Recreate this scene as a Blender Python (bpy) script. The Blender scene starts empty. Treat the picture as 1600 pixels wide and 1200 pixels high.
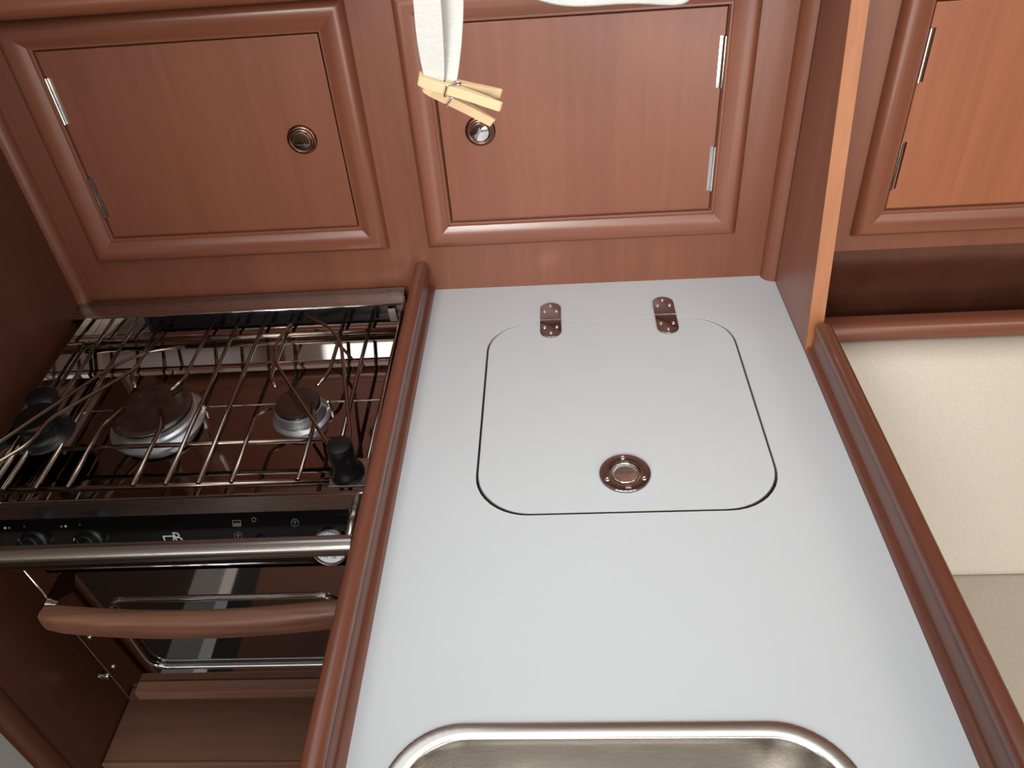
import bpy, bmesh, math, random
from mathutils import Vector, Matrix
random.seed(7)
PI = math.pi
C = bpy.context.scene.collection
scene = bpy.context.scene
# All coordinates in metres; worktop surface is z = 0, locker fronts stand on y = 0.

# ------------------------------------------------------------------ materials
def new_mat(name):
    m = bpy.data.materials.new(name); m.use_nodes = True
    nt = m.node_tree; b = nt.nodes['Principled BSDF']
    return m, nt, b

def lin(c):
    return tuple(((x/255)/12.92 if x/255 <= .04045 else ((x/255+.055)/1.055)**2.4) for x in c) + (1,)

def wood(name, dark, light, axis='Z', rough=.32, coat=.35, scale=1.0, streak=.5):
    m, nt, b = new_mat(name); N = nt.nodes; L = nt.links
    tc = N.new('ShaderNodeTexCoord'); mp = N.new('ShaderNodeMapping')
    s = {'X': (2.2, 60, 60), 'Y': (60, 2.2, 60), 'Z': (60, 60, 2.2)}[axis]
    mp.inputs['Scale'].default_value = [v*scale for v in s]
    L.new(tc.outputs['Object'], mp.inputs['Vector'])
    n1 = N.new('ShaderNodeTexNoise'); n1.inputs['Scale'].default_value = 1.0; n1.inputs['Detail'].default_value = 6; n1.inputs['Roughness'].default_value = .65; n1.inputs['Distortion'].default_value = .4
    L.new(mp.outputs[0], n1.inputs['Vector'])
    mp2 = N.new('ShaderNodeMapping')
    s2 = {'X': (.6, 9, 9), 'Y': (9, .6, 9), 'Z': (9, 9, .6)}[axis]
    mp2.inputs['Scale'].default_value = s2
    L.new(tc.outputs['Object'], mp2.inputs['Vector'])
    n2 = N.new('ShaderNodeTexNoise'); n2.inputs['Scale'].default_value = 1.0; n2.inputs['Detail'].default_value = 3
    L.new(mp2.outputs[0], n2.inputs['Vector'])
    mx = N.new('ShaderNodeMath'); mx.operation = 'MULTIPLY_ADD'
    L.new(n1.outputs['Fac'], mx.inputs[0]); mx.inputs[1].default_value = streak
    ml = N.new('ShaderNodeMath'); ml.operation = 'MULTIPLY'; ml.inputs[1].default_value = 1-streak
    L.new(n2.outputs['Fac'], ml.inputs[0]); L.new(ml.outputs[0], mx.inputs[2])
    r = N.new('ShaderNodeValToRGB')
    r.color_ramp.elements[0].position = .30; r.color_ramp.elements[0].color = lin(dark)
    r.color_ramp.elements[1].position = .70; r.color_ramp.elements[1].color = lin(light)
    L.new(mx.outputs[0], r.inputs['Fac'])
    L.new(r.outputs['Color'], b.inputs['Base Color'])
    b.inputs['Roughness'].default_value = rough
    b.inputs['Coat Weight'].default_value = coat
    b.inputs['Coat Roughness'].default_value = .32
    bp = N.new('ShaderNodeBump'); bp.inputs['Strength'].default_value = .04; bp.inputs['Distance'].default_value = .002
    L.new(n1.outputs['Fac'], bp.inputs['Height']); L.new(bp.outputs[0], b.inputs['Normal'])
    return m

def metal(name, col, rough, aniso=None, bump=0.0):
    m, nt, b = new_mat(name); N = nt.nodes; L = nt.links
    b.inputs['Metallic'].default_value = 1.0
    tc = N.new('ShaderNodeTexCoord'); mp = N.new('ShaderNodeMapping'); n = N.new('ShaderNodeTexNoise')
    mp.inputs['Scale'].default_value = aniso or (40, 40, 40)
    n.inputs['Scale'].default_value = 1; n.inputs['Detail'].default_value = 4
    L.new(tc.outputs['Object'], mp.inputs[0]); L.new(mp.outputs[0], n.inputs['Vector'])
    r = N.new('ShaderNodeMapRange'); r.inputs[3].default_value = rough*.9; r.inputs[4].default_value = rough*1.1
    L.new(n.outputs['Fac'], r.inputs[0]); L.new(r.outputs[0], b.inputs['Roughness'])
    mixc = N.new('ShaderNodeValToRGB')
    mixc.color_ramp.elements[0].color = lin([c*.975 for c in col]); mixc.color_ramp.elements[1].color = lin(col)
    L.new(n.outputs['Fac'], mixc.inputs[0]); L.new(mixc.outputs[0], b.inputs['Base Color'])
    if bump:
        bp = N.new('ShaderNodeBump'); bp.inputs['Strength'].default_value = bump; bp.inputs['Distance'].default_value = .001
        L.new(n.outputs['Fac'], bp.inputs['Height']); L.new(bp.outputs[0], b.inputs['Normal'])
    return m

def plain(name, col, rough=.5, var=.04, scale=30, bump=0.0, spec=.5, coat=0, sheen=0, aniso=None):
    m, nt, b = new_mat(name); N = nt.nodes; L = nt.links
    tc = N.new('ShaderNodeTexCoord'); n = N.new('ShaderNodeTexNoise'); n.inputs['Scale'].default_value = scale; n.inputs['Detail'].default_value = 4
    if aniso:
        mp = N.new('ShaderNodeMapping'); mp.inputs['Scale'].default_value = aniso
        L.new(tc.outputs['Object'], mp.inputs[0]); L.new(mp.outputs[0], n.inputs['Vector'])
    else:
        L.new(tc.outputs['Object'], n.inputs['Vector'])
    r = N.new('ShaderNodeValToRGB')
    r.color_ramp.elements[0].position = .3; r.color_ramp.elements[1].position = .7
    r.color_ramp.elements[0].color = lin([max(0, c*(1-var)) for c in col]); r.color_ramp.elements[1].color = lin([min(255, c*(1+var)) for c in col])
    L.new(n.outputs['Fac'], r.inputs[0]); L.new(r.outputs[0], b.inputs['Base Color'])
    b.inputs['Roughness'].default_value = rough; b.inputs['Specular IOR Level'].default_value = spec
    b.inputs['Coat Weight'].default_value = coat; b.inputs['Coat Roughness'].default_value = .1
    b.inputs['Sheen Weight'].default_value = sheen
    if bump:
        bp = N.new('ShaderNodeBump'); bp.inputs['Strength'].default_value = bump; bp.inputs['Distance'].default_value = .001
        L.new(n.outputs['Fac'], bp.inputs['Height']); L.new(bp.outputs[0], b.inputs['Normal'])
    return m

M = {}
M['wood_z'] = wood('mahogany_vertical', (104, 57, 38), (132, 78, 56), 'Z', rough=.42)
M['wood_door'] = wood('mahogany_door', (112, 62, 43), (134, 79, 57), 'Z', rough=.42)
M['wood_right'] = wood('mahogany_door_warm', (136, 78, 48), (164, 100, 64), 'Z', rough=.42)
M['wood_x'] = wood('mahogany_across', (104, 57, 38), (134, 80, 58), 'X')
M['wood_y'] = wood('mahogany_rail', (92, 51, 37), (122, 72, 53), 'Y', rough=.28)
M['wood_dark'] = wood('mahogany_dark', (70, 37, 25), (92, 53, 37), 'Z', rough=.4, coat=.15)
M['wood_part'] = wood('mahogany_divider', (120, 74, 56), (144, 94, 74), 'Z', rough=.4)
M['wood_shelf'] = wood('mahogany_shelf', (118, 82, 64), (150, 108, 86), 'X', rough=.4, coat=.15)
M['wood_edge'] = wood('light_edge_lipping', (140, 86, 52), (172, 112, 72), 'Z', rough=.5, coat=.05)
M['wood_handle'] = wood('worn_handle', (84, 50, 38), (150, 104, 82), 'X', rough=.45, coat=.05, scale=1.3, streak=.75)
M['pine'] = wood('pale_pine', (174, 146, 110), (194, 168, 130), 'X', rough=.6, coat=0)
M['laminate'] = plain('white_laminate', (190, 194, 196), .34, var=.002, scale=9, spec=.28)
M['laminate_edge'] = plain('laminate_edge', (150, 146, 140), .5)
M['gasket'] = plain('gap_gasket', (62, 56, 50), .6)
M['bronze'] = metal('bronze_edge', (150, 135, 118), .35)
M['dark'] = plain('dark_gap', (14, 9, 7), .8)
M['steel'] = metal('polished_steel', (205, 200, 196), .07)
M['mirror'] = metal('mirror_steel', (190, 180, 174), .045)
M['brushed'] = metal('brushed_steel', (176, 170, 164), .27, aniso=(3, 700, 700))
M['satin'] = metal('satin_sink', (200, 195, 188), .27, aniso=(6, 400, 400))
M['chrome'] = metal('chrome', (225, 223, 220), .08)
M['rod'] = metal('rod_steel', (150, 134, 122), .2)
M['hinge'] = metal('hinge_steel', (150, 140, 138), .16)
M['bezel'] = metal('bezel_steel', (112, 98, 92), .22)
M['latch'] = metal('latch_bronze', (128, 88, 72), .25)
M['alu'] = metal('cast_aluminium', (200, 202, 206), .42, aniso=(120, 120, 120), bump=.4)
M['cap'] = plain('burner_enamel', (40, 26, 22), .22, var=.25, scale=60, coat=.3)
M['black'] = plain('black_rubber', (11, 12, 13), .36, var=.2, spec=.35)
M['black_gloss'] = plain('black_glass', (9, 9, 11), .12, var=.1)
M['black_face'] = plain('black_reflection', (10, 10, 11), .18, var=.1)
M['white_mark'] = plain('white_print', (190, 190, 188), .5)
M['grey_mark'] = plain('grey_print', (105, 105, 105), .5)
M['dial'] = plain('dial_white', (214, 214, 222), .35, var=.01)
M['dial_mark'] = plain('dial_print', (30, 30, 40), .5)
M['cloth'] = plain('white_canvas', (172, 170, 164), .9, var=.03, scale=1, aniso=(250, 250, 900), bump=.25, sheen=.2)
M['cream'] = plain('cream_vinyl', (206, 197, 181), .55, var=.02, scale=220, bump=.12)
M['ceiling'] = plain('headliner', (236, 234, 228), .8)
M['oppo'] = plain('pale_panel', (150, 120, 95), .5)

def glass_mat():
    m, nt, b = new_mat('oven_glass')
    b.inputs['Base Color'].default_value = lin((30, 30, 32)); b.inputs['Roughness'].default_value = .03
    b.inputs['Specular IOR Level'].default_value = .9; b.inputs['Coat Weight'].default_value = 1; b.inputs['Coat Roughness'].default_value = .02
    b.inputs['Coat IOR'].default_value = 1.8
    n = nt.nodes.new('ShaderNodeTexNoise'); n.inputs['Scale'].default_value = 8
    r = nt.nodes.new('ShaderNodeValToRGB'); r.color_ramp.elements[0].color = lin((14, 13, 13)); r.color_ramp.elements[1].color = lin((30, 29, 30))
    nt.links.new(n.outputs['Fac'], r.inputs[0]); nt.links.new(r.outputs[0], b.inputs['Base Color'])
    return m
M['glass'] = glass_mat()

def floor_mat():
    m, nt, b = new_mat('floor_boards'); N = nt.nodes; L = nt.links
    tc = N.new('ShaderNodeTexCoord'); sx = N.new('ShaderNodeSeparateXYZ'); L.new(tc.outputs['Object'], sx.inputs[0])
    # paint bands across x: pale floor, dark board, grey strip, bright sill strip, boards
    fr = N.new('ShaderNodeMapRange'); fr.inputs[1].default_value = -1.7; fr.inputs[2].default_value = 2.2; L.new(sx.outputs[0], fr.inputs[0])
    band = N.new('ShaderNodeValToRGB'); band.color_ramp.interpolation = 'CONSTANT'
    el = band.color_ramp.elements
    P = lambda x: (x+1.7)/3.9
    el[0].position = 0; el[0].color = lin((40, 24, 18)); el[1].position = P(-.95); el[1].color = lin((44, 26, 20))
    for x, c in ((-.735, (150, 152, 150)), (-.66, (30, 24, 22)), (-.652, (236, 236, 234)), (-.622, (26, 20, 18)), (-.56, (112, 66, 46))):
        e_ = el.new(P(x)); e_.color = lin(c)
    L.new(fr.outputs[0], band.inputs[0])
    gt = N.new('ShaderNodeMath'); gt.operation = 'GREATER_THAN'; gt.inputs[1].default_value = -.55; L.new(sx.outputs[1], gt.inputs[0])
    lx = N.new('ShaderNodeMath'); lx.operation = 'LESS_THAN'; lx.inputs[1].default_value = -.65; L.new(sx.outputs[0], lx.inputs[0])
    an = N.new('ShaderNodeMath'); an.operation = 'MULTIPLY'; L.new(gt.outputs[0], an.inputs[0]); L.new(lx.outputs[0], an.inputs[1])
    zone = N.new('ShaderNodeMixRGB'); L.new(an.outputs[0], zone.inputs[0]); L.new(band.outputs[0], zone.inputs[1]); zone.inputs[2].default_value = lin((214, 218, 218))
    band = zone
    n = N.new('ShaderNodeTexNoise'); n.inputs['Scale'].default_value = 14; L.new(tc.outputs['Object'], n.inputs['Vector'])
    r = N.new('ShaderNodeValToRGB'); r.color_ramp.elements[0].color = lin((92, 52, 34)); r.color_ramp.elements[1].color = lin((130, 78, 54)); L.new(n.outputs['Fac'], r.inputs[0])
    mx = N.new('ShaderNodeMixRGB'); mx.blend_type = 'MULTIPLY'; mx.inputs[0].default_value = .35
    r.color_ramp.elements[0].color = (.6, .6, .6, 1); r.color_ramp.elements[1].color = (1, 1, 1, 1)
    L.new(band.outputs[0], mx.inputs[1]); L.new(r.outputs[0], mx.inputs[2])
    L.new(mx.outputs[0], b.inputs['Base Color']); b.inputs['Roughness'].default_value = .45
    return m
M['floor'] = floor_mat()

# ------------------------------------------------------------------ mesh helpers
def link(name, me, m, parent=None, smooth=False, loc=None, rot=None):
    o = bpy.data.objects.new(name, me); C.objects.link(o)
    if m is not None:
        me.materials.clear(); me.materials.append(m)
    if parent is not None: o.parent = parent
    if smooth:
        for p in me.polygons: p.use_smooth = True
    if loc: o.location = loc
    if rot: o.rotation_euler = rot
    return o

def finish(bm, sharp=None):
    bmesh.ops.recalc_face_normals(bm, faces=bm.faces[:])

def obj(name, bm, m, parent=None, smooth=False, loc=None, rot=None, auto=None, bevel=None):
    finish(bm)
    me = bpy.data.meshes.new(name); bm.to_mesh(me); bm.free()
    o = link(name, me, m, parent, smooth or auto is not None, loc, rot)
    if auto is not None:
        me.set_sharp_from_angle(angle=math.radians(auto))
    if bevel:
        md = o.modifiers.new('bev', 'BEVEL'); md.width = bevel; md.segments = 2; md.limit_method = 'ANGLE'; md.angle_limit = math.radians(40)
    return o

def bx(bm, x0, x1, y0, y1, z0, z1):
    vs = [bm.verts.new((x, y, z)) for x in (x0, x1) for y in (y0, y1) for z in (z0, z1)]
    for f in ((0,1,3,2),(4,6,7,5),(0,4,5,1),(2,3,7,6),(0,2,6,4),(1,5,7,3)):
        bm.faces.new([vs[i] for i in f])
    return vs

def box(name, x0, x1, y0, y1, z0, z1, m, parent=None, bevel=None, **k):
    bm = bmesh.new(); bx(bm, x0, x1, y0, y1, z0, z1)
    return obj(name, bm, m, parent, bevel=bevel, **k)

def loft(bm, loops, closed=True, cap0=True, cap1=True):
    rows = [[bm.verts.new(p) for p in lp] for lp in loops]
    n = len(rows[0])
    for a, b in zip(rows, rows[1:]):
        for i in range(n if closed else n-1):
            j = (i+1) % n
            bm.faces.new((a[i], a[j], b[j], b[i]))
    if cap0: bm.faces.new(rows[0])
    if cap1: bm.faces.new(rows[-1][::-1])
    return rows

def prism(bm, prof, axis, a0, a1):
    """extrude a 2-D profile along an axis. prof pairs are the two other axes in order."""
    def P(u, v, a):
        return {'X': (a, u, v), 'Y': (u, a, v), 'Z': (u, v, a)}[axis]
    loft(bm, [[P(u, v, a0) for u, v in prof], [P(u, v, a1) for u, v in prof]])

def tube(bm, pts, r, seg=10, caps=True, radii=None):
    pts = [Vector(p) for p in pts]
    loops = []
    up = None
    for i, p in enumerate(pts):
        t = (pts[min(i+1, len(pts)-1)] - pts[max(i-1, 0)]).normalized()
        if up is None:
            up = Vector((0, 0, 1)) if abs(t.z) < .9 else Vector((0, 1, 0))
        s = t.cross(up).normalized(); up = s.cross(t).normalized()
        rr = radii[i] if radii else r
        loops.append([p + rr*(math.cos(2*PI*k/seg)*s + math.sin(2*PI*k/seg)*up) for k in range(seg)])
    loft(bm, loops, True, caps, caps)

def smooth_path(pts, rad=.008, n=4):
    """round the corners of a polyline"""
    pts = [Vector(p) for p in pts]; out = [pts[0]]
    for a, b, c in zip(pts, pts[1:], pts[2:]):
        d0 = (a-b); d1 = (c-b)
        l = min(rad, d0.length*.45, d1.length*.45)
        p0 = b + d0.normalized()*l; p1 = b + d1.normalized()*l
        for k in range(n+1):
            t = k/n
            out.append((1-t)**2*p0 + 2*t*(1-t)*b + t*t*p1)
    out.append(pts[-1]); return out

def lathe(bm, prof, seg=40, center=(0,0,0), mat=None, cap0=False, cap1=False):
    """prof: (r, h) list about local z"""
    loops = []
    for r, h in prof:
        lp = []
        for k in range(seg):
            v = Vector((r*math.cos(2*PI*k/seg), r*math.sin(2*PI*k/seg), h))
            if mat: v = mat @ v
            lp.append(v + Vector(center))
        loops.append(lp)
    loft(bm, loops, True, cap0, cap1)

def rrect(x0, x1, y0, y1, r, n=10):
    pts = []
    for cx, cy, a in ((x1-r, y1-r, 0), (x0+r, y1-r, PI/2), (x0+r, y0+r, PI), (x1-r, y0+r, 1.5*PI)):
        for k in range(n+1):
            t = a + PI/2*k/n
            pts.append((cx + r*math.cos(t), cy + r*math.sin(t)))
    return pts

def plate_mesh(outer, holes, z0, z1):
    """flat plate with holes from 2-D loops, through a filled curve"""
    cu = bpy.data.curves.new('tmp', 'CURVE'); cu.dimensions = '2D'; cu.fill_mode = 'BOTH'; cu.extrude = abs(z1-z0)/2
    for lp in [outer] + holes:
        s = cu.splines.new('POLY'); s.points.add(len(lp)-1); s.use_cyclic_u = True
        for p, q in zip(s.points, lp): p.co = (q[0], q[1], 0, 1)
    o = bpy.data.objects.new('tmp', cu); C.objects.link(o)
    dg = bpy.context.evaluated_depsgraph_get()
    me = bpy.data.meshes.new_from_object(o.evaluated_get(dg))
    bpy.data.objects.remove(o); bpy.data.curves.remove(cu)
    me.transform(Matrix.Translation((0, 0, (z0+z1)/2)))
    return me

def text_mesh(s, size, extrude=.0002, shear=0, align='CENTER'):
    cu = bpy.data.curves.new('tmp', 'FONT'); cu.body = s; cu.size = size; cu.extrude = extrude; cu.shear = shear
    cu.align_x = align; cu.align_y = 'CENTER'
    o = bpy.data.objects.new('tmp', cu); C.objects.link(o)
    dg = bpy.context.evaluated_depsgraph_get()
    me = bpy.data.meshes.new_from_object(o.evaluated_get(dg))
    bpy.data.objects.remove(o); bpy.data.curves.remove(cu)
    return me

def thing(name, label, cat, loc=(0,0,0), rot=(0,0,0), group=None):
    o = bpy.data.objects.new(name, None); C.objects.link(o); o.location = loc; o.rotation_euler = rot
    o.empty_display_size = .05
    o['label'] = label; o['category'] = cat
    if group: o['group'] = group
    return o

def tag(o, label, cat, group=None):
    o['label'] = label; o['category'] = cat
    if group: o['group'] = group
    return o

def struct(o):
    o['kind'] = 'structure'; return o

# ------------------------------------------------------------------ room shell
W = .56
CEIL = 1.0
doors = dict(left=(-.511, -.106, .128, .4225), mid=(.043, .447, .127, .4235), right=(.7135, 1.118, .112, .412))
def wall_with_holes(xa, xb, za, zb, holes, y0, y1):
    # build in (x,z) as a plate, then stand it up
    me = plate_mesh([(xa, za), (xb, za), (xb, zb), (xa, zb)], [[(a, c), (b, c), (b, d), (a, d)] for a, b, c, d in holes], -abs(y1-y0)/2, abs(y1-y0)/2)
    me.transform(Matrix.Translation((0, (y0+y1)/2, 0)) @ Matrix.Rotation(PI/2, 4, 'X'))
    return me
o = struct(link('wall_back', wall_with_holes(-.64, .57, -.9, CEIL, [doors['left'], doors['mid']], 0, .02), M['wood_z']))
o = struct(link('wall_saloon', wall_with_holes(.57, 2.2, .040, CEIL, [doors['right']], 0, .02), M['wood_z']))
# open shelf recess behind the settee: sloping panel
bm = bmesh.new()
prof = [(.0, .040), (.0015, .028), (.006, .014), (.014, .0), (.026, -.018), (.042, -.045), (.062, -.09), (.075, -.15), (.08, -.9), (.1, -.9), (.1, .040)]
prism(bm, prof, 'X', .57, 2.2)
struct(obj('wall_recess', bm, M['wood_dark'], auto=35))
# locker interiors behind the door gaps
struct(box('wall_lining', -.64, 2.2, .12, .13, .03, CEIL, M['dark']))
# left bulkhead with a rounded front edge
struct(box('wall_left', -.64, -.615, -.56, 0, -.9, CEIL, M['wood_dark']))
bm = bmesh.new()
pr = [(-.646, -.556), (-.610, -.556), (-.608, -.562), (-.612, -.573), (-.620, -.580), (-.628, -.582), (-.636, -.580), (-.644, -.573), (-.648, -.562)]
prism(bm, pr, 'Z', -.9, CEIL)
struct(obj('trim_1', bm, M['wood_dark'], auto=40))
# quarter-round corner mouldings
def quarter(x0, sx, r, z0, z1, name, m):
    bm = bmesh.new()
    pts = [(x0, 0)] + [(x0 + sx*r*math.cos(a), -r*math.sin(a)) for a in [PI/2*k/8 for k in range(9)]]
    prism(bm, pts, 'Z', z0, z1)
    return struct(obj(name, bm, m, auto=40))
quarter(-.615, 1, .017, -.30, CEIL, 'trim_2', M['wood_z'])
quarter(W-.0005, -1, .020, .0003, CEIL, 'trim_3', M['wood_z'])
# rounded ledge running across above the lockers on the left
bm = bmesh.new()
pr = [(-.002, .474), (-.055, .476), (-.066, .478), (-.074, .484), (-.076, .494), (-.072, .504), (-.062, .510), (-.002, .512)]
prism(bm, pr, 'X', -.612, -.03)
struct(obj('trim_4', bm, M['wood_x'], auto=50))
# floor, ceiling, far walls
FX0, FX1, FY0 = -1.7, 2.2, -2.6
struct(box('floor', FX0, FX1, FY0, .13, -.93, -.9, M['floor']))
# ceiling with a hatch opening, and an invented second one for the stove's reflections
hx = (-.12, .68, -1.15, -.45)
me = plate_mesh([(FX0, FY0), (FX1, FY0), (FX1, .13), (FX0, .13)], [[(hx[0], hx[2]), (hx[1], hx[2]), (hx[1], hx[3]), (hx[0], hx[3])], [(-.50, -.40), (-.02, -.40), (-.02, -.08), (-.50, -.08)]], CEIL, CEIL+.03)
struct(link('ceiling', me, M['ceiling']))
# opposite side of the cabin, with a row of long windows
wins = [(-1.5, -.9), (-.75, -.15), (.0, .6), (.75, 1.35), (1.5, 2.0)]
me = wall_with_holes(FX0, FX1, -.9, CEIL, [(a, b, .52, .82) for a, b in wins], FY0-.02, FY0)
struct(link('wall_front', me, M['oppo']))
struct(box('wall_far_left', FX0-.02, FX0, FY0, .13, -.9, CEIL, M['oppo']))
struct(box('wall_right', FX1, FX1+.02, FY0, .13, -.9, CEIL, M['oppo']))
struct(box('wall_behind_bulkhead', FX0, -.64, 0, .02, -.9, CEIL, M['oppo']))

# ------------------------------------------------------------------ lockers
def frame_mesh(x0, x1, z0, z1):
    prof = [(.0008, .0), (.0008, .0055), (.0022, .0068), (.0045, .0070), (.0052, .0088), (.012, .0122), (.020, .0152), (.027, .0168), (.032, .0166), (.0365, .0145), (.040, .0105), (.0422, .005), (.043, 0)]
    bm = bmesh.new(); rows = []
    for d, h in prof:
        rows.append([bm.verts.new(p) for p in ((x0-d, -h, z0-d), (x1+d, -h, z0-d), (x1+d, -h, z1+d), (x0-d, -h, z1+d))])
    for a, b in zip(rows, rows[1:]):
        for i in range(4):
            j = (i+1) % 4; bm.faces.new((a[i], a[j], b[j], b[i]))
    for i in range(4):
        j = (i+1) % 4; bm.faces.new((rows[-1][i], rows[-1][j], rows[0][j], rows[0][i]))
    return bm

def frame_sides(x0, x1, z0, z1, parent, mx, mz):
    """four mitred mouldings joined as one frame, grain following each side"""
    bm = frame_mesh(x0, x1, z0, z1)
    o = obj('frame', bm, mz, parent, auto=25)
    o.data.materials.append(mx)
    for p in o.data.polygons:
        p.material_index = 0 if abs((p.center.x-(x0+x1)/2)/(x1-x0+.04)) > abs((p.center.z-(z0+z1)/2)/(z1-z0+.04)) else 1
    return o

def locker(key, label, hinge_side, hz, latch=None, door_m=None):
    x0, x1, z0, z1 = doors[key]
    t = thing('wall_locker', label, 'cabinet', (0, 0, 0))
    frame_sides(x0, x1, z0, z1, t, M['wood_x'], M['wood_z'])
    g = .0016
    d = box('door', x0+g, x1-g, -.0035, .014, z0+g, z1-g, door_m or M['wood_door'], t, bevel=.0012)
    hxp = x0+.0015 if hinge_side < 0 else x1-.0015
    for (a, b) in hz:
        bm = bmesh.new()
        tube(bm, [(hxp, -.0055, a), (hxp, -.0055, b)], .0032, 10)
        n = 4
        bx(bm, hxp-.007 if hinge_side > 0 else hxp-.001, hxp+.001 if hinge_side > 0 else hxp+.007, -.0045, -.0034, a, b)
        obj('hinge', bm, M['chrome'], d, auto=40)
    if latch:
        lx, lz = latch
        mt = Matrix.Rotation(PI/2, 4, 'X')
        bm = bmesh.new()
        lathe(bm, [(.0225, -.001), (.0222, .002), (.0205, .0042), (.018, .0048), (.0165, .0042), (.0155, .002), (.0148, 0), (.0145, -.004)], 40, (lx, -.0035, lz), mt)
        obj('latch_ring', bm, M['latch'], d, smooth=True)
        bm = bmesh.new()
        lathe(bm, [(.0168, .0046), (.0162, .0055), (.0152, .0052)], 40, (lx, -.0035, lz), mt)
        obj('latch_rim', bm, M['rod'], d, smooth=True)
        bm = bmesh.new()
        lathe(bm, [(.0138, -.003), (.0138, .0065), (.0125, .0085), (.008, .0092), (.0001, .0094)], 36, (lx, -.0035, lz), mt, cap1=False)
        obj('latch_button', bm, M['chrome'], d, auto=40)['label'] = 'round chrome push button'
    return t
locker('left', 'mahogany locker with framed door and two thin hinges on its left, above the stove', -1, [(.318, .385), (.166, .2335)], (-.1631, .2745))
locker('mid', 'mahogany locker with framed door behind the clothespins, above the white worktop', 1, [(.3155, .385), (.160, .230)], (.1025, .2725))
locker('right', 'orange-toned mahogany locker door in a frame, above the cream cushion', -1, [(.307, .3785), (.147, .2206)], None, M['wood_right'])

# ------------------------------------------------------------------ partition board and shelf rail
t = thing('partition_board', 'tall mahogany divider board with pale orange front edge, standing on the worktop beside the cream cushion', 'divider')
def yfront(z): return -.2095 + (.0793/.4547)*z     # front edge slopes back with height
bm = bmesh.new()
zt = .78
loft(bm, [[(x, 0, 0.0005), (x, yfront(0)+.003, 0.0005), (x, yfront(zt)+.003, zt), (x, 0, zt)] for x in (W+.0005, W+.021)])
obj('board', bm, M['wood_part'], t)
bm = bmesh.new()
loft(bm, [[(x, yfront(0)+.003, 0.0005), (x, yfront(0), 0.0005), (x, yfront(zt), zt), (x, yfront(zt)+.003, zt)] for x in (W+.0003, W+.0212)])
obj('edge_lipping', bm, M['wood_edge'], t)['label'] = 'pale orange front edge strip'
bm = bmesh.new()
pr = [(-.002, -.088), (-.020, -.087), (-.030, -.090), (-.035, -.097), (-.036, -.108), (-.034, -.117), (-.028, -.122), (-.002, -.122)]
prism(bm, pr, 'X', .592, 2.2)
tag(obj('shelf_rail', bm, M['wood_x'], auto=50), 'horizontal mahogany rail running along the wall just above the cream backrest cushion', 'rail')

# ------------------------------------------------------------------ worktop
CF = -1.17
t = thing('worktop', 'white laminate galley worktop with a mahogany edge rail along each side', 'countertop')
lid = (.100, .466, -.5025, -.110, .068)
sink = (.0316, .464, -1.10, -.762, .075)
me = plate_mesh([(0.0, CF), (W, CF), (W, 0), (0, 0)], [rrect(lid[0]-.0032, lid[1]+.0030, lid[2]-.0034, lid[3]+.0014, lid[4]), rrect(sink[0]+.008, sink[1]-.008, sink[2]+.008, sink[3]-.008, .068)], -.02, 0)
link('top', me, M['laminate'], t)
def rail_profile(s, x0):
    # s=+1: rail lies toward -x of x0 (left side); inner foot at x0
    p = [(0, -.03), (0, .006), (-.002, .009), (-.0065, .0098), (-.0075, .012), (-.0078, .040), (-.0055, .046), (-.0058, .051), (-.0085, .055), (-.013, .0572), (-.019, .0572), (-.0235, .055), (-.0262, .051), (-.0268, .045), (-.0268, -.03)]
    return [(x0 + s*a, b) for a, b in p]
def make_rail(s, x0, y0, y1, label):
    bm = bmesh.new()
    pr = rail_profile(s, x0)
    ys = [y0, y1]
    if y1 < -.1:   # rounded top corner at its far end
        cz = .01
        loops = [[(x, y0, z) for x, z in pr]]
        for dy, k in ((-.014, 1.0), (-.007, .965), (-.002, .90), (0, .80)):
            loops.append([(x, y1+dy, z if z < .012 else .012+(z-.012)*k) for x, z in pr])
    else:
        loops = [[(x, y, z) for x, z in pr] for y in ys]
    loft(bm, loops)
    o = obj('edge_rail', bm, M['wood_y'], t, auto=38)
    o['label'] = label
make_rail(1, 0, CF, -.0005, 'mahogany edge rail beside the stove')
make_rail(-1, W+.0005, CF, -.2105, 'mahogany edge rail beside the cream cushion')
# cabinet below the worktop
bm = bmesh.new()
bx(bm, -.0265, -.008, CF, -.002, -.9, -.031); bx(bm, W+.008, W+.0265, CF, -.002, -.9, -.031); bx(bm, -.008, W+.008, CF, CF+.018, -.9, -.032)
tag(obj('base_cabinet', bm, M['wood_dark']), 'dark mahogany base cabinet carrying the white worktop', 'cabinet')

# ------------------------------------------------------------------ icebox lid
t = thing('icebox_lid', 'white rounded-square lid flush in the worktop, with two steel hinges and a round latch', 'lid', (0, 0, 0))
me = plate_mesh(rrect(*lid[:4], lid[4]), [], -.016, -.0002)
link('panel', me, M['laminate'], t)
bm = bmesh.new()
def rr3(x0, x1, y0, y1, r, z): return [(x, y, z) for x, y in rrect(x0, x1, y0, y1, r, 12)]
e = .0012
loft(bm, [rr3(lid[0]-e, lid[1]+e, lid[2]-e, lid[3]+e*.5, lid[4], -.016), rr3(lid[0]-e, lid[1]+e, lid[2]-e, lid[3]+e*.5, lid[4], -.0008), rr3(lid[0]-.0001, lid[1]+.0001, lid[2]-.0001, lid[3], lid[4], -.0008), rr3(lid[0]-.0001, lid[1]+.0001, lid[2]-.0001, lid[3], lid[4], -.016)], cap0=False, cap1=False)
obj('edge_strip', bm, M['bronze'], t)
me = plate_mesh(rrect(lid[0]-.006, lid[1]+.006, lid[2]-.006, lid[3]+.006, lid[4]), [], -.026, -.0205)
link('seal', me, M['gasket'], t)

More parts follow.
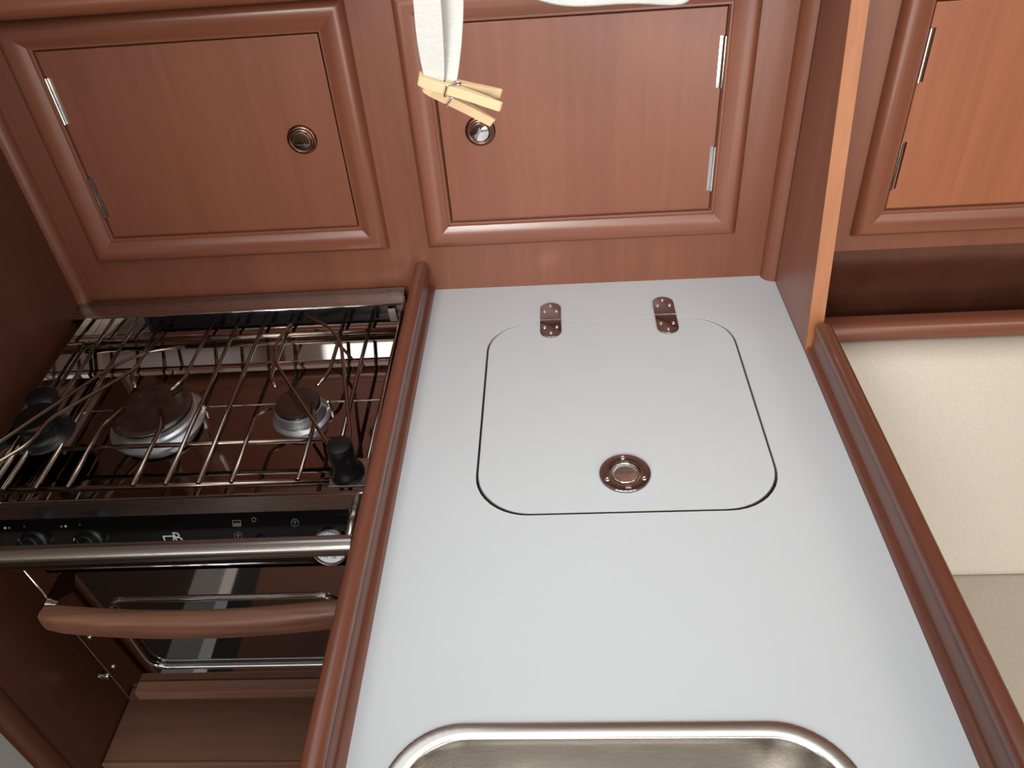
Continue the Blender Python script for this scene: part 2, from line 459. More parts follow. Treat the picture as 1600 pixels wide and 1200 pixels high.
def screw(x, y, z, r, parent, m):
    bm = bmesh.new()
    lathe(bm, [(r, -.0005), (r, .0004), (r*.8, .0010), (r*.45, .0012), (r*.42, .0003), (.00005, .0002)], 16, (x, y, z))
    return obj('screw', bm, m, parent, smooth=True)
def lid_hinge(cx, y0, y1, yj):
    w = .0165
    bm = bmesh.new()
    pts = []
    r = .0155
    for k in range(13): a = PI*k/12; pts.append((cx + w*math.cos(a), y1 - r + r*math.sin(a)))
    low = [(cx - w*math.cos(PI*k/12), y0 + r - r*math.sin(PI*k/12)) for k in range(13)]
    # two leaves, split at the joint
    z0, z1 = 0, .0020
    up = [(cx+w, yj+.0004)] + pts + [(cx-w, yj+.0004)]
    dn = [(cx-w, yj-.0004)] + low + [(cx+w, yj-.0004)]
    for lp in (up, dn):
        inset = [(cx+(x-cx)*.95, (y0+y1)/2+(y-(y0+y1)/2)*.985) for x, y in lp]
        loft(bm, [[(x, y, z0) for x, y in lp], [(x, y, z1-.0006) for x, y in lp], [(x, y, z1) for x, y in inset]])
    tube(bm, [(cx-w, yj, .0012), (cx+w, yj, .0012)], .0022, 10)
    h = obj('hinge', bm, M['hinge'], t, auto=35)
    for dx, dy in ((0, .010), (-.0095, .0255), (.0095, .0255)):
        screw(cx+dx, y1-dy, z1, .0034, h, M['chrome'])
        screw(cx+dx, y0+dy, z1, .0034, h, M['chrome'])
lid_hinge(.1941, -.1505, -.0560, -.1045)
lid_hinge(.3732, -.1520, -.0525, -.1020)
# round latch
LX, LY = .2832, -.4425
bm = bmesh.new()
lathe(bm, [(.0318, 0), (.0318, .0026), (.0312, .0036), (.0300, .0040), (.0205, .0040), (.0195, .0036), (.0188, .0020), (.0185, -.004), (.0170, -.0075), (.0001, -.0085)], 56, (LX, LY, 0))
lt = obj('latch', bm, M['hinge'], t, auto=30)
bm = bmesh.new()
# lift ring folded down in the cup
pts = [(LX + .0165*math.cos(a), LY + .0165*math.sin(a), .0022) for a in [2*PI*k/36 for k in range(37)]]
tube(bm, pts, .0016, 8, caps=False)
obj('lift_ring', bm, M['chrome'], lt, smooth=True)
bm = bmesh.new()
lathe(bm, [(.0142, -.006), (.0142, .0008), (.0135, .0016), (.010, .0010), (.004, .0004), (.0001, .0003)], 40, (LX+.0005, LY-.001, 0))
obj('finger_cup', bm, M['satin'], lt, auto=40)
box('catch', LX-.0015, LX+.0055, LY-.0275, LY-.0235, .0038, .0052, M['chrome'], lt, bevel=.0004)
for a in (92, 207, 333):
    screw(LX + .0252*math.cos(math.radians(a)), LY + .0252*math.sin(math.radians(a)), .0038, .0036, lt, M['chrome'])

# ------------------------------------------------------------------ sink
t = thing('sink', 'stainless steel sink with rounded corners set into the front of the white worktop', 'sink')
def ring(d, z, r): return rr3(sink[0]+d, sink[1]-d, sink[2]+d, sink[3]-d, max(r, .012), z)
bm = bmesh.new()
loft(bm, [ring(0, .0005, .075), ring(.0008, .0022, .0745), ring(.0025, .0030, .073), ring(.0150, .0030, .064), ring(.0162, .0024, .063), ring(.0172, .0005, .062), ring(.0195, -.006, .060), ring(.022, -.030, .058), ring(.026, -.075, .056), ring(.032, -.115, .052), ring(.042, -.132, .045), ring(.058, -.140, .035), ring(.10, -.143, .03)], cap0=False)
obj('basin', bm, M['satin'], t, auto=60)
bm = bmesh.new()
lathe(bm, [(.030, .0), (.030, .002), (.026, .003), (.022, .001), (.0001, 0)], 32, ((sink[0]+sink[1])/2, (sink[2]+sink[3])/2, -.143))
obj('drain', bm, M['chrome'], t, smooth=True)

# ------------------------------------------------------------------ settee
def cushion(name, prof, x0, x1, m, label):
    """rounded slab: profile in (y,z), swept along x with softened ends"""
    cy = sum(p[0] for p in prof)/len(prof); cz = sum(p[1] for p in prof)/len(prof)
    bm = bmesh.new(); loops = []
    for x, k in ((x0, .90), (x0+.006, .955), (x0+.018, .985), (x0+.04, 1.0), ((x0+x1)/2, 1.0), (x1-.04, 1.0), (x1-.01, .97), (x1, .90)):
        loops.append([(x, cy+(y-cy)*k, cz+(z-cz)*(k if k >= 1 else .5+.5*k)) for y, z in prof])
    loft(bm, loops)
    o = obj(name, bm, m, smooth=True)
    return tag(o, label, 'cushion')
def rounded_poly(pts, r, n=5):
    out = []
    N = len(pts)
    for i in range(N):
        a, b, c = Vector(pts[i-1]), Vector(pts[i]), Vector(pts[(i+1) % N])
        l = min(r, (a-b).length*.45, (c-b).length*.45)
        p0 = b+(a-b).normalized()*l; p1 = b+(c-b).normalized()*l
        for k in range(n+1):
            s = k/n; q = (1-s)**2*p0+2*s*(1-s)*b+s*s*p1; out.append((q.x, q.y))
    return out
cushion('backrest_cushion', rounded_poly([(.035, -.128), (-.062, -.124), (-.150, -.255), (-.285, -.450), (-.20, -.448), (.02, -.30)], .028), .600, 2.15, M['cream'], 'cream vinyl backrest cushion leaning below the mahogany wall rail')
cushion('seat_cushion', rounded_poly([(-.12, -.4535), (-.92, -.4505), (-.93, -.56), (-.12, -.56)], .02), .600, 2.15, M['cream'], 'cream vinyl seat cushion in front of the backrest, beside the right worktop rail')
tag(box('settee_base', .600, 2.15, -.88, -.05, -.9, -.561, M['wood_dark']), 'dark mahogany settee base under the cream seat cushion', 'bench')

# ------------------------------------------------------------------ low shelf under the stove
t = thing('lower_shelf', 'low brown wooden shelf board under the oven', 'shelf')
box('shelf_board', -.613, -.028, -.505, -.02, -.632, -.615, M['wood_shelf'], t, bevel=.002)
box('front_lip', -.613, -.028, -.512, -.505, -.640, -.6135, M['wood_shelf'], t, bevel=.002)

# ------------------------------------------------------------------ gas stove (gimballed: tilted about its long axis)
SR = (.04341406, -.00516218, .00273163)
S = thing('gas_stove', 'stainless steel two-burner gas stove with oven, hung between the left bulkhead and the worktop', 'stove', (-.54725826, -.41719877, -.02), SR)
# local frame: u right, v back, w up; rods lie at w = 0
CT = -.038
UL, UR = -.031, .505
VF = -.0455
# casing
bm = bmesh.new()
bx(bm, -.010, .486, VF+.004, .355, -.52, -.12)
obj('casing', bm, M['brushed'], S, bevel=.002)
# top tray: sides and front lip
bm = bmesh.new()
bx(bm, UL, UR, VF-.0015, VF+.0005, -.010, .0205)            # front band
bx(bm, UL, UR, VF, VF+.012, -.0115, -.010)                  # return under the band
obj('front_band', bm, M['brushed'], S, bevel=.0006)
for u in (UL, UR-.0015):
    box('tray_side', u, u+.0015, VF+.001, .372, -.06, .0205, M['steel'], S)
# turned-in front lip
bm = bmesh.new()
prism(bm, [(VF-.0016, .0205), (VF-.0012, .0222), (VF+.0015, .0225), (VF+.004, .0205), (VF+.020, -.012), (VF+.024, CT), (VF+.021, CT), (VF+.017, -.012), (VF+.001, .019)], 'X', UL, UR)
obj('front_lip', bm, M['mirror'], S, auto=35)
# cooktop plate with a pressed rectangle
bm = bmesh.new()
cu0, cu1, cv0, cv1 = UL+.002, UR-.002, VF+.022, .268
def cr(d, z, r=.02): return rr3(cu0+.022+d, cu1-.012-d, cv0+.012+d, cv1-.106-d*1, r, z)
outer = [(cu0, cv0), (cu1, cv0), (cu1, cv1), (cu0, cv1)]
vs = [bm.verts.new((x, y, CT)) for x, y in outer]
bm.faces.new(vs)
bmesh.ops.solidify(bm, geom=bm.faces[:], thickness=.001)
obj('cooktop', bm, M['mirror'], S)
bm = bmesh.new()
pts = [(x, y, CT+.0004) for x, y in rrect(.012, .4895, -.012, .187, .012, 6)]
tube(bm, pts + [pts[0]], .0011, 8, caps=False)
obj('pressed_bead', bm, M['mirror'], S, smooth=True)
# rear apron, black back face, rear flange
bm = bmesh.new()
prism(bm, [(.268, CT), (.272, CT+.004), (.278, CT+.0045), (.283, CT+.002), (.286, CT+.002), (.334, CT+.0265), (.338, CT+.0275), (.373, CT+.026), (.373, CT-.006), (.268, CT-.006)], 'X', UL+.002, UR-.002)
obj('rear_apron', bm, M['mirror'], S, auto=20)
box('back_panel', UL+.06, UR-.002, .3705, .373, CT+.0255, .0085, M['black_face'], S)  # dark reflection on the rear strip put into its colour
bm = bmesh.new()
prism(bm, [(.366, .0075), (.3650, .0090), (.3652, .0106), (.3664, .0114), (.3680, .0112), (.406, .0150), (.408, .013), (.408, -.03), (.406, -.03), (.405, .0125), (.368, .0085)], 'X', -.066, .500)
obj('rear_flange', bm, M['satin'], S, auto=60)
bm = bmesh.new(); tube(bm, [(-.066, .3652, .0098), (.500, .3652, .0098)], .0017, 10)
obj('flange_edge', bm, M['chrome'], S, smooth=True)
bm = bmesh.new()
bx(bm, UL, UL+.09, .366, .3700, -.028, .009)
obj('corner_bracket', bm, M['steel'], S)
box('corner_bracket', UR-.030, UR-.018, .362, .3700, -.02, .004, M['steel'], S)
# --- grate
RR = .0031
sp = .04510766
def rod_obj(pts, r=RR):
    bm = bmesh.new(); tube(bm, smooth_path(pts, .010), r, 10)
    return obj('grate_rod', bm, M['rod'], S, smooth=True)
D = .364
for i in (0, 1, 5, 6, 10):
    f0 = -.003 if i < 10 else .012
    rod_obj([(i*sp, f0, 0), (i*sp, D, 0)])
# cut rods whose ends bend in over the burners
rod_obj([(2*sp, -.003, 0), (2*sp-.001, .1130, 0), (.1085, .1500, .001)])
rod_obj([(2*sp, D, 0), (2*sp, .2250, 0), (.1080, .1960, -.001)])
rod_obj([(4*sp, -.003, 0), (4*sp, .1057, 0), (.1657, .1438, -.001)])
rod_obj([(4*sp, D, 0), (4*sp, .2138, 0), (.1660, .1870, -.001)])
rod_obj([(7*sp, -.003, 0), (7*sp, .1221, 0), (.3337, .1384, -.001)])
rod_obj([(7*sp, D, 0), (7*sp, .2060, 0), (.3300, .1830, -.001)])
rod_obj([(9*sp, -.003, 0), (9*sp, .1041, 0), (.3930, .1460, -.001)])
rod_obj([(9*sp, D, 0), (9*sp, .2142, 0), (.3929, .1830, -.001)])
def bar_obj(pts, r=.0036):
    bm = bmesh.new(); tube(bm, pts, r, 12)
    return obj('grate_bar', bm, M['rod'], S, smooth=True)
bar_obj([(UL+.004, .0, -.0066), (.452, .0, -.0066)], .0042)
bar_obj([(.004, .0765, -.0066), (.438, .0765, -.0066)])
bar_obj([(UL+.003, .318, -.0068), (.4985, .318, -.0068)], .0042)
bm = bmesh.new(); tube(bm, [(.4915, .0, -.0066), (.4960, .318, -.0066)], .0030, 10)
obj('grate_bar', bm, M['rod'], S, smooth=True)
bm = bmesh.new(); tube(bm, [(UL+.006, .0, -.0066), (UL+.006, .318, -.0066)], .0030, 10)
obj('grate_bar', bm, M['rod'], S, smooth=True)
# --- burners
def burner(u, v, rb, rc, label):
    bm = bmesh.new()
    lathe(bm, [(rb*1.10, CT), (rb*1.10, CT+.002), (rb*1.02, CT+.005), (rb*.97, CT+.006), (rb*.96, CT+.012), (rb*.90, CT+.015), (rb*.88, CT+.022), (rc*.92, CT+.023), (rc*.92, CT+.0255), (.001, CT+.0255)], 56, (u, v, 0))
    b = obj('burner', bm, M['alu'], S, auto=40); b['label'] = label
    bm = bmesh.new()
    lathe(bm, [(rc*.93, CT+.0235), (rc, CT+.0245), (rc, CT+.0275), (rc*.97, CT+.0295), (rc*.80, CT+.0305), (rc*.3, CT+.0310), (.0003, CT+.0310)], 56, (u, v, 0))
    obj('burner_cap', bm, M['cap'], b, auto=50)
    bm = bmesh.new(); lathe(bm, [(.0035, CT), (.0035, CT+.014), (.002, CT+.017), (.0003, CT+.018)], 14, (u+rb*1.02, v+rb*.35, 0))
    obj('spark_pin', bm, M['chrome'], b, smooth=True)
burner(.144, .1575, .064, .0595, 'large silver burner ring with dark cap')
burner(.3665, .1575, .0395, .0335, 'small silver burner ring with dark cap')
# --- pot holders (fiddle clamps)
def pot_holder(u, v, k, wires, label, lean=(0, 0), kh=1.0):
    bm = bmesh.new()
    prof = [(.022, .0), (.0228, .002), (.0222, .005), (.0190, .009), (.0168, .015), (.0160, .030), (.0166, .034), (.0170, .036), (.0170, .050), (.0160, .0535), (.013, .0545), (.0003, .0547)]
    mt = Matrix.Rotation(lean[0], 4, 'X') @ Matrix.Rotation(lean[1], 4, 'Y')
    lathe(bm, [(r*k, h*k*kh) for r, h in prof], 36, (u, v, -.0015), mt)
    b = obj('pot_holder', bm, M['black'], S, auto=40); b['label'] = label
    for w in wires:
        bm = bmesh.new(); tube(bm, smooth_path(w, .02, 6), .0027, 10)
        obj('clamp_wire', bm, M['rod'], b, smooth=True)
    return b
pot_holder(.470, .0085, 1.0,
    [[(.462, .018, .030), (.4400, .047, .012), (.3240, .223, .012), (.3095, .278, .012), (.3255, .322, .010)],
     [(.472, .018, .030), (.468, .058, .012), (.4165, .267, .012), (.391, .308, .012), (.347, .341, .010)]],
    'black knob pot clamp with two bent wires on the right front corner')
box('clamp_plate', .448, .5025, -.0155, .034, -.0045, -.0016, M['brushed'], S, bevel=.001)
lh = pot_holder(.014, .100, 1.75,
    [[(-.017, -.0151, .062), (.0066, .0328, .056), (.0428, .1172, .046), (.0827, .2131, .032), (.1121, .2559, .020), (.1616, .278, .010)],
     [(-.0064, -.0408, .055), (.021, .0012, .052), (.0464, .0366, .050), (.0485, .0792, .050), (.1165, .2014, .030), (.1117, .3177, .010)]],
    'black pot clamp with two long wires at the left edge', (.02, -.05), .42)
bm = bmesh.new(); lathe(bm, [(.020, 0), (.0215, .004), (.0215, .018), (.018, .021), (.0003, .022)], 30, (-.006, .148, .0135), Matrix.Rotation(.2, 4, 'Y'))
obj('clamp_knob', bm, M['black'], lh, auto=40)
# --- control panel: slopes out towards the cook below the top band
PM = Matrix(((1, 0, 0, 0), (0, .53866, -.84253, -.0800), (0, .84253, .53866, -.07257), (0, 0, 0, 1)))
bm = bmesh.new()
prism(bm, [(-.0800, -.07257), (-.0795, -.0750), (-.0440, -.1225), (-.030, -.1225), (-.030, -.0118), (-.0412, -.0118)], 'X', -.022, .4785)
pan = obj('control_panel', bm, M['black_gloss'], S)
bm = bmesh.new(); tube(bm, [(-.012, -.0795, -.0745), (.426, -.0795, -.0745)], .0016, 10)
obj('panel_strip', bm, M['chrome'], S, smooth=True)
bm = bmesh.new()
prism(bm, [(-.0808, -.0730), (-.0800, -.0757), (-.0440, -.1235), (-.028, -.1235), (-.028, -.0115), (-.0425, -.0115)], 'X', .4785, .4865)
obj('panel_end', bm, M['brushed'], S)
def face_mesh(me, u, t, m, name, parent, h=.0002, rot=0):
    me.transform(PM @ Matrix.Translation((u, t, h)) @ Matrix.Rotation(rot, 4, 'Z'))
    return link(name, me, m, parent)
def ring_mesh(ro, ri, n=24):
    return plate_mesh([(ro*math.cos(2*PI*k/n), ro*math.sin(2*PI*k/n)) for k in range(n)], [[(ri*math.cos(2*PI*k/n), ri*math.sin(2*PI*k/n)) for k in range(n)]], -.0002, .0002)
def poly(lp, holes=()): return plate_mesh(lp, list(holes), -.0002, .0002)
# logo: outlined wedge and a slanted letter B, half hidden by the rail
face_mesh(poly([(-.0085, .0050), (.0075, .0050), (.006, -.005), (-.006, -.005)], [[(-.0065, .0036), (.0056, .0036), (.0045, -.0036), (-.0046, -.0036)]]), .2360, .0355, M['white_mark'], 'logo_mark', pan)
face_mesh(text_mesh('B', .0205, shear=-.35), .2500, .0370, M['white_mark'], 'logo_letter', pan)
# printed symbols
face_mesh(poly([(-.0058, .0042), (.0058, .0042), (.0058, -.0042), (-.0058, -.0042)], [[(-.005, .0034), (.005, .0034), (.005, .0002), (-.005, .0002)]]), .3289, .0545, M['grey_mark'], 'grill_symbol', pan)
face_mesh(ring_mesh(.0030, .0023), .3522, .0587, M['grey_mark'], 'zero_symbol', pan)
for u, t in ((.3288, .0375), (.4059, .0530)):
    face_mesh(ring_mesh(.0052, .0046), u, t, M['grey_mark'], 'oven_symbol', pan)
    face_mesh(poly([(-.0005, .003), (.0005, .003), (.0005, -.003), (-.0005, -.003)]), u, t, M['grey_mark'], 'oven_symbol', pan)
    face_mesh(poly([(-.0024, .0006), (.0024, .0006), (.0024, -.0004), (-.0024, -.0004)]), u, t+.001, M['grey_mark'], 'oven_symbol', pan)
for u in (.0144, .0921):
    face_mesh(ring_mesh(.0016, .0003), u, .0576, M['white_mark'] if u < .05 else M['grey_mark'], 'burner_symbol', pan)
    face_mesh(ring_mesh(.0016, .0003), u+.0058, .0576, M['grey_mark'] if u < .05 else M['white_mark'], 'burner_symbol', pan)
for u in (.0412, .1177):
    face_mesh(ring_mesh(.0011, .0003), u, .0592, M['grey_mark'], 'dot_symbol', pan)
# knobs
def knob(u, t):
    bm = bmesh.new()
    lathe(bm, [(.0205, 0), (.0205, .003), (.0190, .005), (.0165, .007), (.0155, .016), (.0145, .018), (.0003, .0185)], 36, (0, 0, 0))
    bx(bm, -.0035, .0035, -.0135, .0135, .0165, .0240)
    bm.transform(PM @ Matrix.Translation((u, t, 0)) @ Matrix.Rotation(.5, 4, 'Z'))
    k = obj('control_knob', bm, M['black'], S, auto=40, bevel=.0008)
    face_mesh(poly([(-.0006, .0035), (.0006, .0035), (.0006, -.0035), (-.0006, -.0035)]), u-.0225, t+.004, M['white_mark'], 'pointer', k, .0003, -.3)
    return k
knob(.0525, .0340); knob(.1290, .0335)
bm = bmesh.new()
lathe(bm, [(.0075, 0), (.0075, .005), (.006, .009), (.0003, .0095)], 24, (0, 0, 0)); bm.transform(PM @ Matrix.Translation((.3570, .0310, 0)))
obj('spark_button', bm, M['black'], S, auto=40)
# thermometer
TU, TT = .4500, .0200
bm = bmesh.new()
lathe(bm, [(.0255, -.004), (.0255, .0045), (.0248, .0066), (.0235, .0074), (.0222, .0066), (.0216, .0035)], 56, (0, 0, 0)); bm.transform(PM @ Matrix.Translation((TU, TT, 0)))
th = obj('thermometer', bm, M['bezel'], S, smooth=True)
bm = bmesh.new(); lathe(bm, [(.0218, .0035), (.0001, .0035)], 48, (0, 0, 0)); bm.transform(PM @ Matrix.Translation((TU, TT, 0)))
obj('dial', bm, M['dial'], th)
for k, s in enumerate(('50', '100', '150', '200', '250', '300')):
    a = math.radians(235 + k*50)
    face_mesh(text_mesh(s, .0046), TU+.0148*math.cos(a), TT+.0148*math.sin(a), M['dial_mark'], 'dial_numeral', th, .0038)
for k in range(21):
    a = math.radians(225 - k*13.5)
    me = poly([(-.0003, .0010), (.0003, .0010), (.0003, -.0010), (-.0003, -.0010)])
    me.transform(Matrix.Translation((.0195*math.cos(a), .0195*math.sin(a), 0)) @ Matrix.Rotation(a-PI/2, 4, 'Z'))
    face_mesh(me, TU, TT, M['dial_mark'], 'dial_tick', th, .0038)
me = poly([(-.0007, .004), (.0007, .004), (.0003, -.0165), (-.0003, -.0165)])
face_mesh(me, TU, TT, M['dial_mark'], 'dial_needle', th, .0042, -.35)
# --- steel grab rail across the front
GV, GW = -.112, .0020
bm = bmesh.new(); tube(bm, [(-.058, GV, GW-.004), (.499, GV, GW+.000)], .0126, 28)
gr = obj('grab_rail', bm, M['brushed'], S, auto=40)
for u in (-.030, .492):
    bm = bmesh.new(); tube(bm, [(u, GV, GW), (u, VF-.001, GW)], .006, 14)
    obj('rail_bracket', bm, M['brushed'], gr, smooth=True)
# --- oven door
DT, DB = -.126, -.412
DL, DR = .022, .474
WIN = (.076, .424, -.388, -.196)
def uwplate(x0, x1, z0, z1, r, holes, v0, v1):
    me = plate_mesh(rrect(x0, x1, z0, z1, r), holes, -abs(v1-v0)/2, abs(v1-v0)/2)
    me.transform(Matrix.Translation((0, (v0+v1)/2, 0)) @ Matrix.Rotation(PI/2, 4, 'X'))
    return me
me = uwplate(DL, DR, DB, DT, .004, [rrect(*WIN, .030)], VF-.004, VF+.004)
dr = link('oven_door', me, M['mirror'], S)
me = uwplate(WIN[0]-.004, WIN[1]+.004, WIN[2]-.004, WIN[3]+.004, .03, [], VF-.0005, VF+.0035)
link('window_glass', me, M['glass'], dr)
bm = bmesh.new()
pts = [(x, VF-.0042, z) for x, z in rrect(*WIN, .030, 10)]
tube(bm, pts + [pts[0]], .0048, 10, caps=False)
obj('window_trim', bm, M['steel'], dr, smooth=True)
# front skirt beside and below the door
bm = bmesh.new()
bx(bm, -.0105, DL-.002, VF-.0005, VF+.004, -.505, -.124); bx(bm, DR+.002, .486, VF-.0005, VF+.004, -.505, -.124); bx(bm, DL-.002, DR+.002, VF-.0005, VF+.004, -.505, DB-.002)
obj('front_frame', bm, M['mirror'], S)
bm = bmesh.new(); tube(bm, [(-.0105, VF-.0005, -.103), (-.0105, VF-.0005, -.505)], .0011, 8)
obj('edge_bead', bm, M['chrome'], S, smooth=True)
bm = bmesh.new()
bx(bm, .030, .470, VF-.022, VF-.0005, -.462, -.440)
obj('kick_strip', bm, M['wood_shelf'], S, bevel=.002)['label'] = 'brown wooden strip below the oven door'
# wooden handle on two steel brackets
def handle():
    bm = bmesh.new(); loops = []
    n = 18
    for k in range(n+1):
        s = k/n; u = .046 + (.476-.046)*s
        bow = .015*(1-(2*s-1)**2)
        v = -.112 - bow
        e = min(1, .86 + 3*min(s, 1-s))
        prof = []
        hh, tt = .0205*e, .0145*e
        for j in range(20):
            a = 2*PI*j/20
            ca, sa = math.cos(a), math.sin(a)
            prof.append((u, v + tt*math.copysign(abs(ca)**.6, ca), -.140 + hh*math.copysign(abs(sa)**.6, sa)))
        loops.append(prof)
    loft(bm, loops)
    return bm
obj('door_handle', handle(), M['wood_handle'], dr, auto=60)['label'] = 'worn brown wooden oven handle'
for u in (.042, .474):
    bm = bmesh.new()
    prof = [(VF-.002, -.1275), (-.110, -.1265), (-.119, -.130), (-.121, -.140), (-.118, -.152), (-.110, -.156), (VF-.030, -.150), (VF-.002, -.172)]
    prism(bm, prof, 'X', u-.0009, u+.0009)
    obj('handle_bracket', bm, M['steel'], dr)
# screws and gimbal pin on the left edge
for w in (-.302, -.392):
    bm = bmesh.new(); lathe(bm, [(.0042, 0), (.0040, .0016), (.002, .0024), (.0002, .0025)], 16, (.0055, VF-.0005, w), Matrix.Rotation(PI/2, 4, 'X'))
    obj('frame_screw', bm, M['chrome'], S, smooth=True)
bm = bmesh.new()
mtp = Matrix.Rotation(-PI/2, 4, 'Y')
lathe(bm, [(.004, 0), (.004, .006), (.0075, .007), (.0085, .010), (.0075, .014), (.0045, .0145), (.0045, .019), (.0065, .020), (.0065, .025), (.004, .027), (.0002, .0275)], 20, (-.0105, VF+.006, -.430), mtp)
obj('locking_pin', bm, M['chrome'], S, auto=45)

# ------------------------------------------------------------------ strap, cloth and clothespins
RY = -.5
def ribbon(name, pts_l, pts_r, m, th=.0012, label=None, cat=None, parent=None, seams=0):
    bm = bmesh.new(); rows = []
    for a, b in zip(pts_l, pts_r):
        a, b = Vector(a), Vector(b); n = 6
        rows.append([bm.verts.new(a.lerp(b, k/n)) for k in range(n+1)])
    for r0, r1 in zip(rows, rows[1:]):
        for k in range(len(r0)-1): bm.faces.new((r0[k], r0[k+1], r1[k+1], r1[k]))
    o = obj(name, bm, m, parent, smooth=True)
    md = o.modifiers.new('s', 'SOLIDIFY'); md.thickness = th; md.offset = 0
    sd = o.modifiers.new('d', 'SUBSURF'); sd.levels = 1; sd.render_levels = 2
    if label: tag(o, label, cat)
    return o
def spline(keys, n):
    """keys: (t, value tuple); linear/cosine interpolation at n samples"""
    out = []
    for k in range(n+1):
        t = keys[0][0] + (keys[-1][0]-keys[0][0])*k/n
        for (t0, v0), (t1, v1) in zip(keys, keys[1:]):
            if t0 <= t <= t1+1e-9:
                s = (t-t0)/(t1-t0); out.append(tuple(a+(b-a)*s for a, b in zip(v0, v1))); break
    return out
st = thing('hanging_strap', 'white canvas strap hanging folded in front of the middle locker, pinched by clothespins', 'strap', (0, 0, 0))
HT = .965
fl = spline([(.511, (.1100, RY+.000, .511)), (.53, (.1068, RY-.003, .53)), (.575, (.1108, RY-.006, .575)), (HT, (.118, RY-.004, HT))], 14)
fr = spline([(.511, (.1262, RY-.000, .509)), (.53, (.1290, RY-.006, .529)), (.575, (.1318, RY-.009, .575)), (HT, (.142, RY-.006, HT))], 14)
ribbon('front_ply', fl, fr, M['cloth'], parent=st)
bl = spline([(.504, (.1190, RY+.003, .5035)), (.511, (.1205, RY+.003, .511)), (.53, (.1200, RY+.007, .53)), (.575, (.1230, RY+.010, .575)), (HT, (.122, RY+.006, HT))], 14)
br = spline([(.504, (.1340, RY+.003, .5035)), (.511, (.1365, RY+.003, .511)), (.53, (.1412, RY+.007, .53)), (.575, (.1480, RY+.012, .575)), (HT, (.152, RY+.008, HT))], 14)
ribbon('rear_ply', bl, br, M['cloth'], parent=st)
# white cloth whose hem just shows at the top
bm = bmesh.new(); rows = []
hem = [(.180, .585), (.188, .5675), (.200, .5640), (.215, .5605), (.235, .5585), (.255, .5572), (.275, .5558), (.290, .5548), (.303, .5550), (.313, .5560), (.318, .5600), (.324, .575)]
for k, (x, z) in enumerate(hem):
    rows.append([bm.verts.new((x + (.25-x)*0*j, RY + .006*math.sin(k*1.3+j*.6) + .004*j/6, z + (HT-z)*j/8)) for j in range(9)])
for a, b in zip(rows, rows[1:]):
    for j in range(8): bm.faces.new((a[j], b[j], b[j+1], a[j+1]))
o = obj('hanging_cloth', bm, M['cloth'], smooth=True)
o.modifiers.new('s', 'SOLIDIFY').thickness = .0015
sd = o.modifiers.new('d', 'SUBSURF'); sd.levels = 1; sd.render_levels = 2
tag(o, 'white cloth hanging from above with only its wavy hem showing over the middle locker', 'cloth')
bm = bmesh.new(); tube(bm, [(-.61, RY+.002, HT), (1.6, RY+.002, HT)], .011, 16)
for x in (-.3, .5, 1.3): tube(bm, [(x, RY+.002, HT), (x, RY+.002, CEIL)], .009, 12)
tag(obj('overhead_rail', bm, M['wood_x'], smooth=True), 'wooden overhead rail the strap and cloth hang from', 'rail')

# clothespin: built along local +x from jaw to tail; jaw gap along local y, coil axis local z
PL = .0685
def leg_profile(s):
    # (x, y) outline of one wooden leg; s = +1 back leg, -1 front leg; inner side faces y=0
    inner = [(0, .0006), (.012, .0004), (.0135, .0022), (.017, .0026), (.0205, .0022), (.022, .0006), (.026, .0006), (.0275, .0018), (.030, .0022), (.0325, .0018), (.034, .0010), (.050, .0046), (PL-.001, .0100)]
    outer = [(PL, .0118), (PL-.002, .0130), (.055, .0116), (.045, .0100), (.030, .0088), (.0245, .0086), (.0235, .0076), (.0215, .0076), (.0205, .0084), (.006, .0074), (.001, .0056), (0, .004)]
    return [(x, s*y*.9) for x, y in inner + outer]
def make_pin(label):
    t = thing('clothespin', label, 'clothespin', group='clothespins on the strap')
    for s in (-1, 1):
        bm = bmesh.new(); prism(bm, leg_profile(s), 'Z', -.0039, .0039)
        obj('wooden_leg', bm, M['pine'], t, bevel=.0005)
    bm = bmesh.new()
    # coil
    pts = [(.0300 + .0031*math.cos(a), .0031*math.sin(a), -.0052 + .0104*a/(2*PI*6)) for a in [2*PI*6*k/120 for k in range(121)]]
    tube(bm, pts, .00075, 6)
    for s, z in ((-1, .0052), (1, -.0052)):
        tube(bm, smooth_path([(.0300+.0031, 0, z), (.0268, s*.0060, z), (.0225, s*.0083, z), (.0225, s*.0083, -z), (.0240, s*.0070, -z)], .001, 3), .00075, 6)
    obj('spring', bm, M['chrome'], t, smooth=True)
    return t
def place_pin(t, head, tail, gapdir):
    x = (Vector(tail)-Vector(head)).normalized()
    z = x.cross(Vector(gapdir)).normalized(); y = z.cross(x)
    m = Matrix((x, y, z)).transposed().to_4x4(); m.translation = Vector(head)
    t.matrix_world = m
    t.location = m.translation; t.rotation_euler = m.to_euler()
pin = make_pin('pale wooden clothespin gripping the strap end, topmost of the two')
place_pin(pin, (.1055, RY-.0005, .5155), (.1690, RY+.004, .4925), (-.0, 1, .15))
p2 = pin.copy(); C.objects.link(p2)
p2['label'] = 'lower pale wooden clothespin, one thin leg poking out towards the round locker latch'
for ch in list(pin.children):
    c = ch.copy(); C.objects.link(c); c.parent = p2
place_pin(p2, (.1085, RY+.0035, .5085), (.1570, RY+.033, .4700), (0, 1, .12))

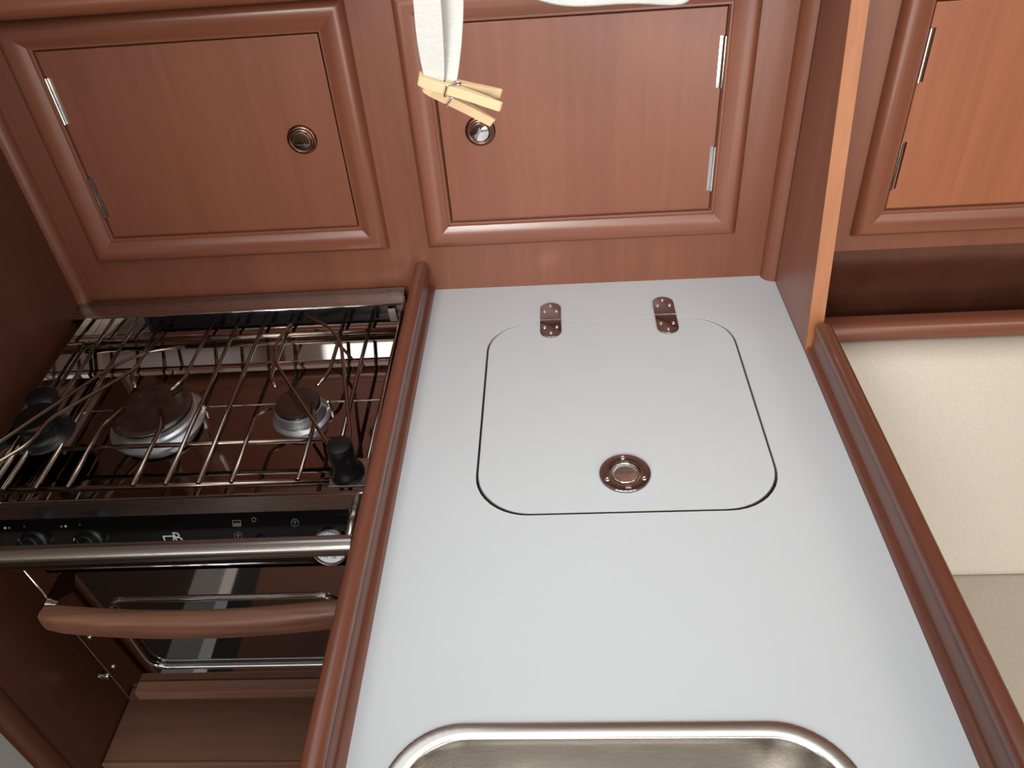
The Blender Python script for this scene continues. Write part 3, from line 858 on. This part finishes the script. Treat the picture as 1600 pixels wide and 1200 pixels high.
# ------------------------------------------------------------------ camera
cam = bpy.data.cameras.new('camera'); co = bpy.data.objects.new('camera', cam); C.objects.link(co)
R = Vector((.9972402, .02806534, -.0687337)); U = Vector((.03522385, .63611294, .77079155)); F = Vector((-.06535492, .77108538, -.63336882))
mw = Matrix((R, U, -F)).transposed().to_4x4(); mw.translation = (.212104401, -1.13964228, .723912571)
co.matrix_world = mw
cam.sensor_fit = 'HORIZONTAL'; cam.sensor_width = 36; cam.lens = 1247.34990/1600*36
cam.clip_start = .02
scene.camera = co

# ------------------------------------------------------------------ light
def area(name, loc, target, sx, sy, power, col=(1, 1, 1)):
    l = bpy.data.lights.new(name, 'AREA'); l.shape = 'RECTANGLE'; l.size = sx; l.size_y = sy; l.energy = power; l.color = col
    o = bpy.data.objects.new(name, l); C.objects.link(o); o.location = loc
    d = Vector(target)-Vector(loc); o.rotation_euler = d.to_track_quat('-Z', 'Y').to_euler()
    return o
area('hatch_daylight', ((hx[0]+hx[1])/2, (hx[2]+hx[3])/2, CEIL+.10), ((hx[0]+hx[1])/2, (hx[2]+hx[3])/2, 0), .80, .70, 5.8, (.95, .985, 1))
for a, b in wins:
    area('window_daylight', ((a+b)/2, FY0-.06, .67), ((a+b)/2, 0, .2), b-a, .3, 4, (.95, .98, 1))
area('front_gloss_fill', (.72, FY0+.02, -.1), (.55, 0, .2), 1.3, .9, 27, (1, .97, .93))  # added lamp for front light and gloss on the doors, not a known opening
area('apron_reflection_fill', (-.26, -.24, CEIL+.04), (-.26, -.24, 0), .50, .34, .75, (.95, .985, 1))  # added lamp over the invented opening, whitens what the rear apron mirrors
b_ = area('mid_bay_fill', (-.12, -1.75, .93), (.36, -.02, .20), .42, .36, 3.0, (1, .985, .96)); b_.data.spread = math.radians(48)  # added fill lamp aimed at the middle bay, with no hatch behind it
area('saloon_daylight', (1.55, -1.1, CEIL-.01), (1.2, -.5, -.2), .6, .5, 9, (1, .93, .82))
w = bpy.data.worlds.new('world'); scene.world = w; w.use_nodes = True
bg = w.node_tree.nodes['Background']; bg.inputs['Color'].default_value = (.85, .92, 1, 1); bg.inputs['Strength'].default_value = 1.0
scene.view_settings.view_transform = 'Standard'
scene.view_settings.look = 'None'
scene.view_settings.exposure = 0.0
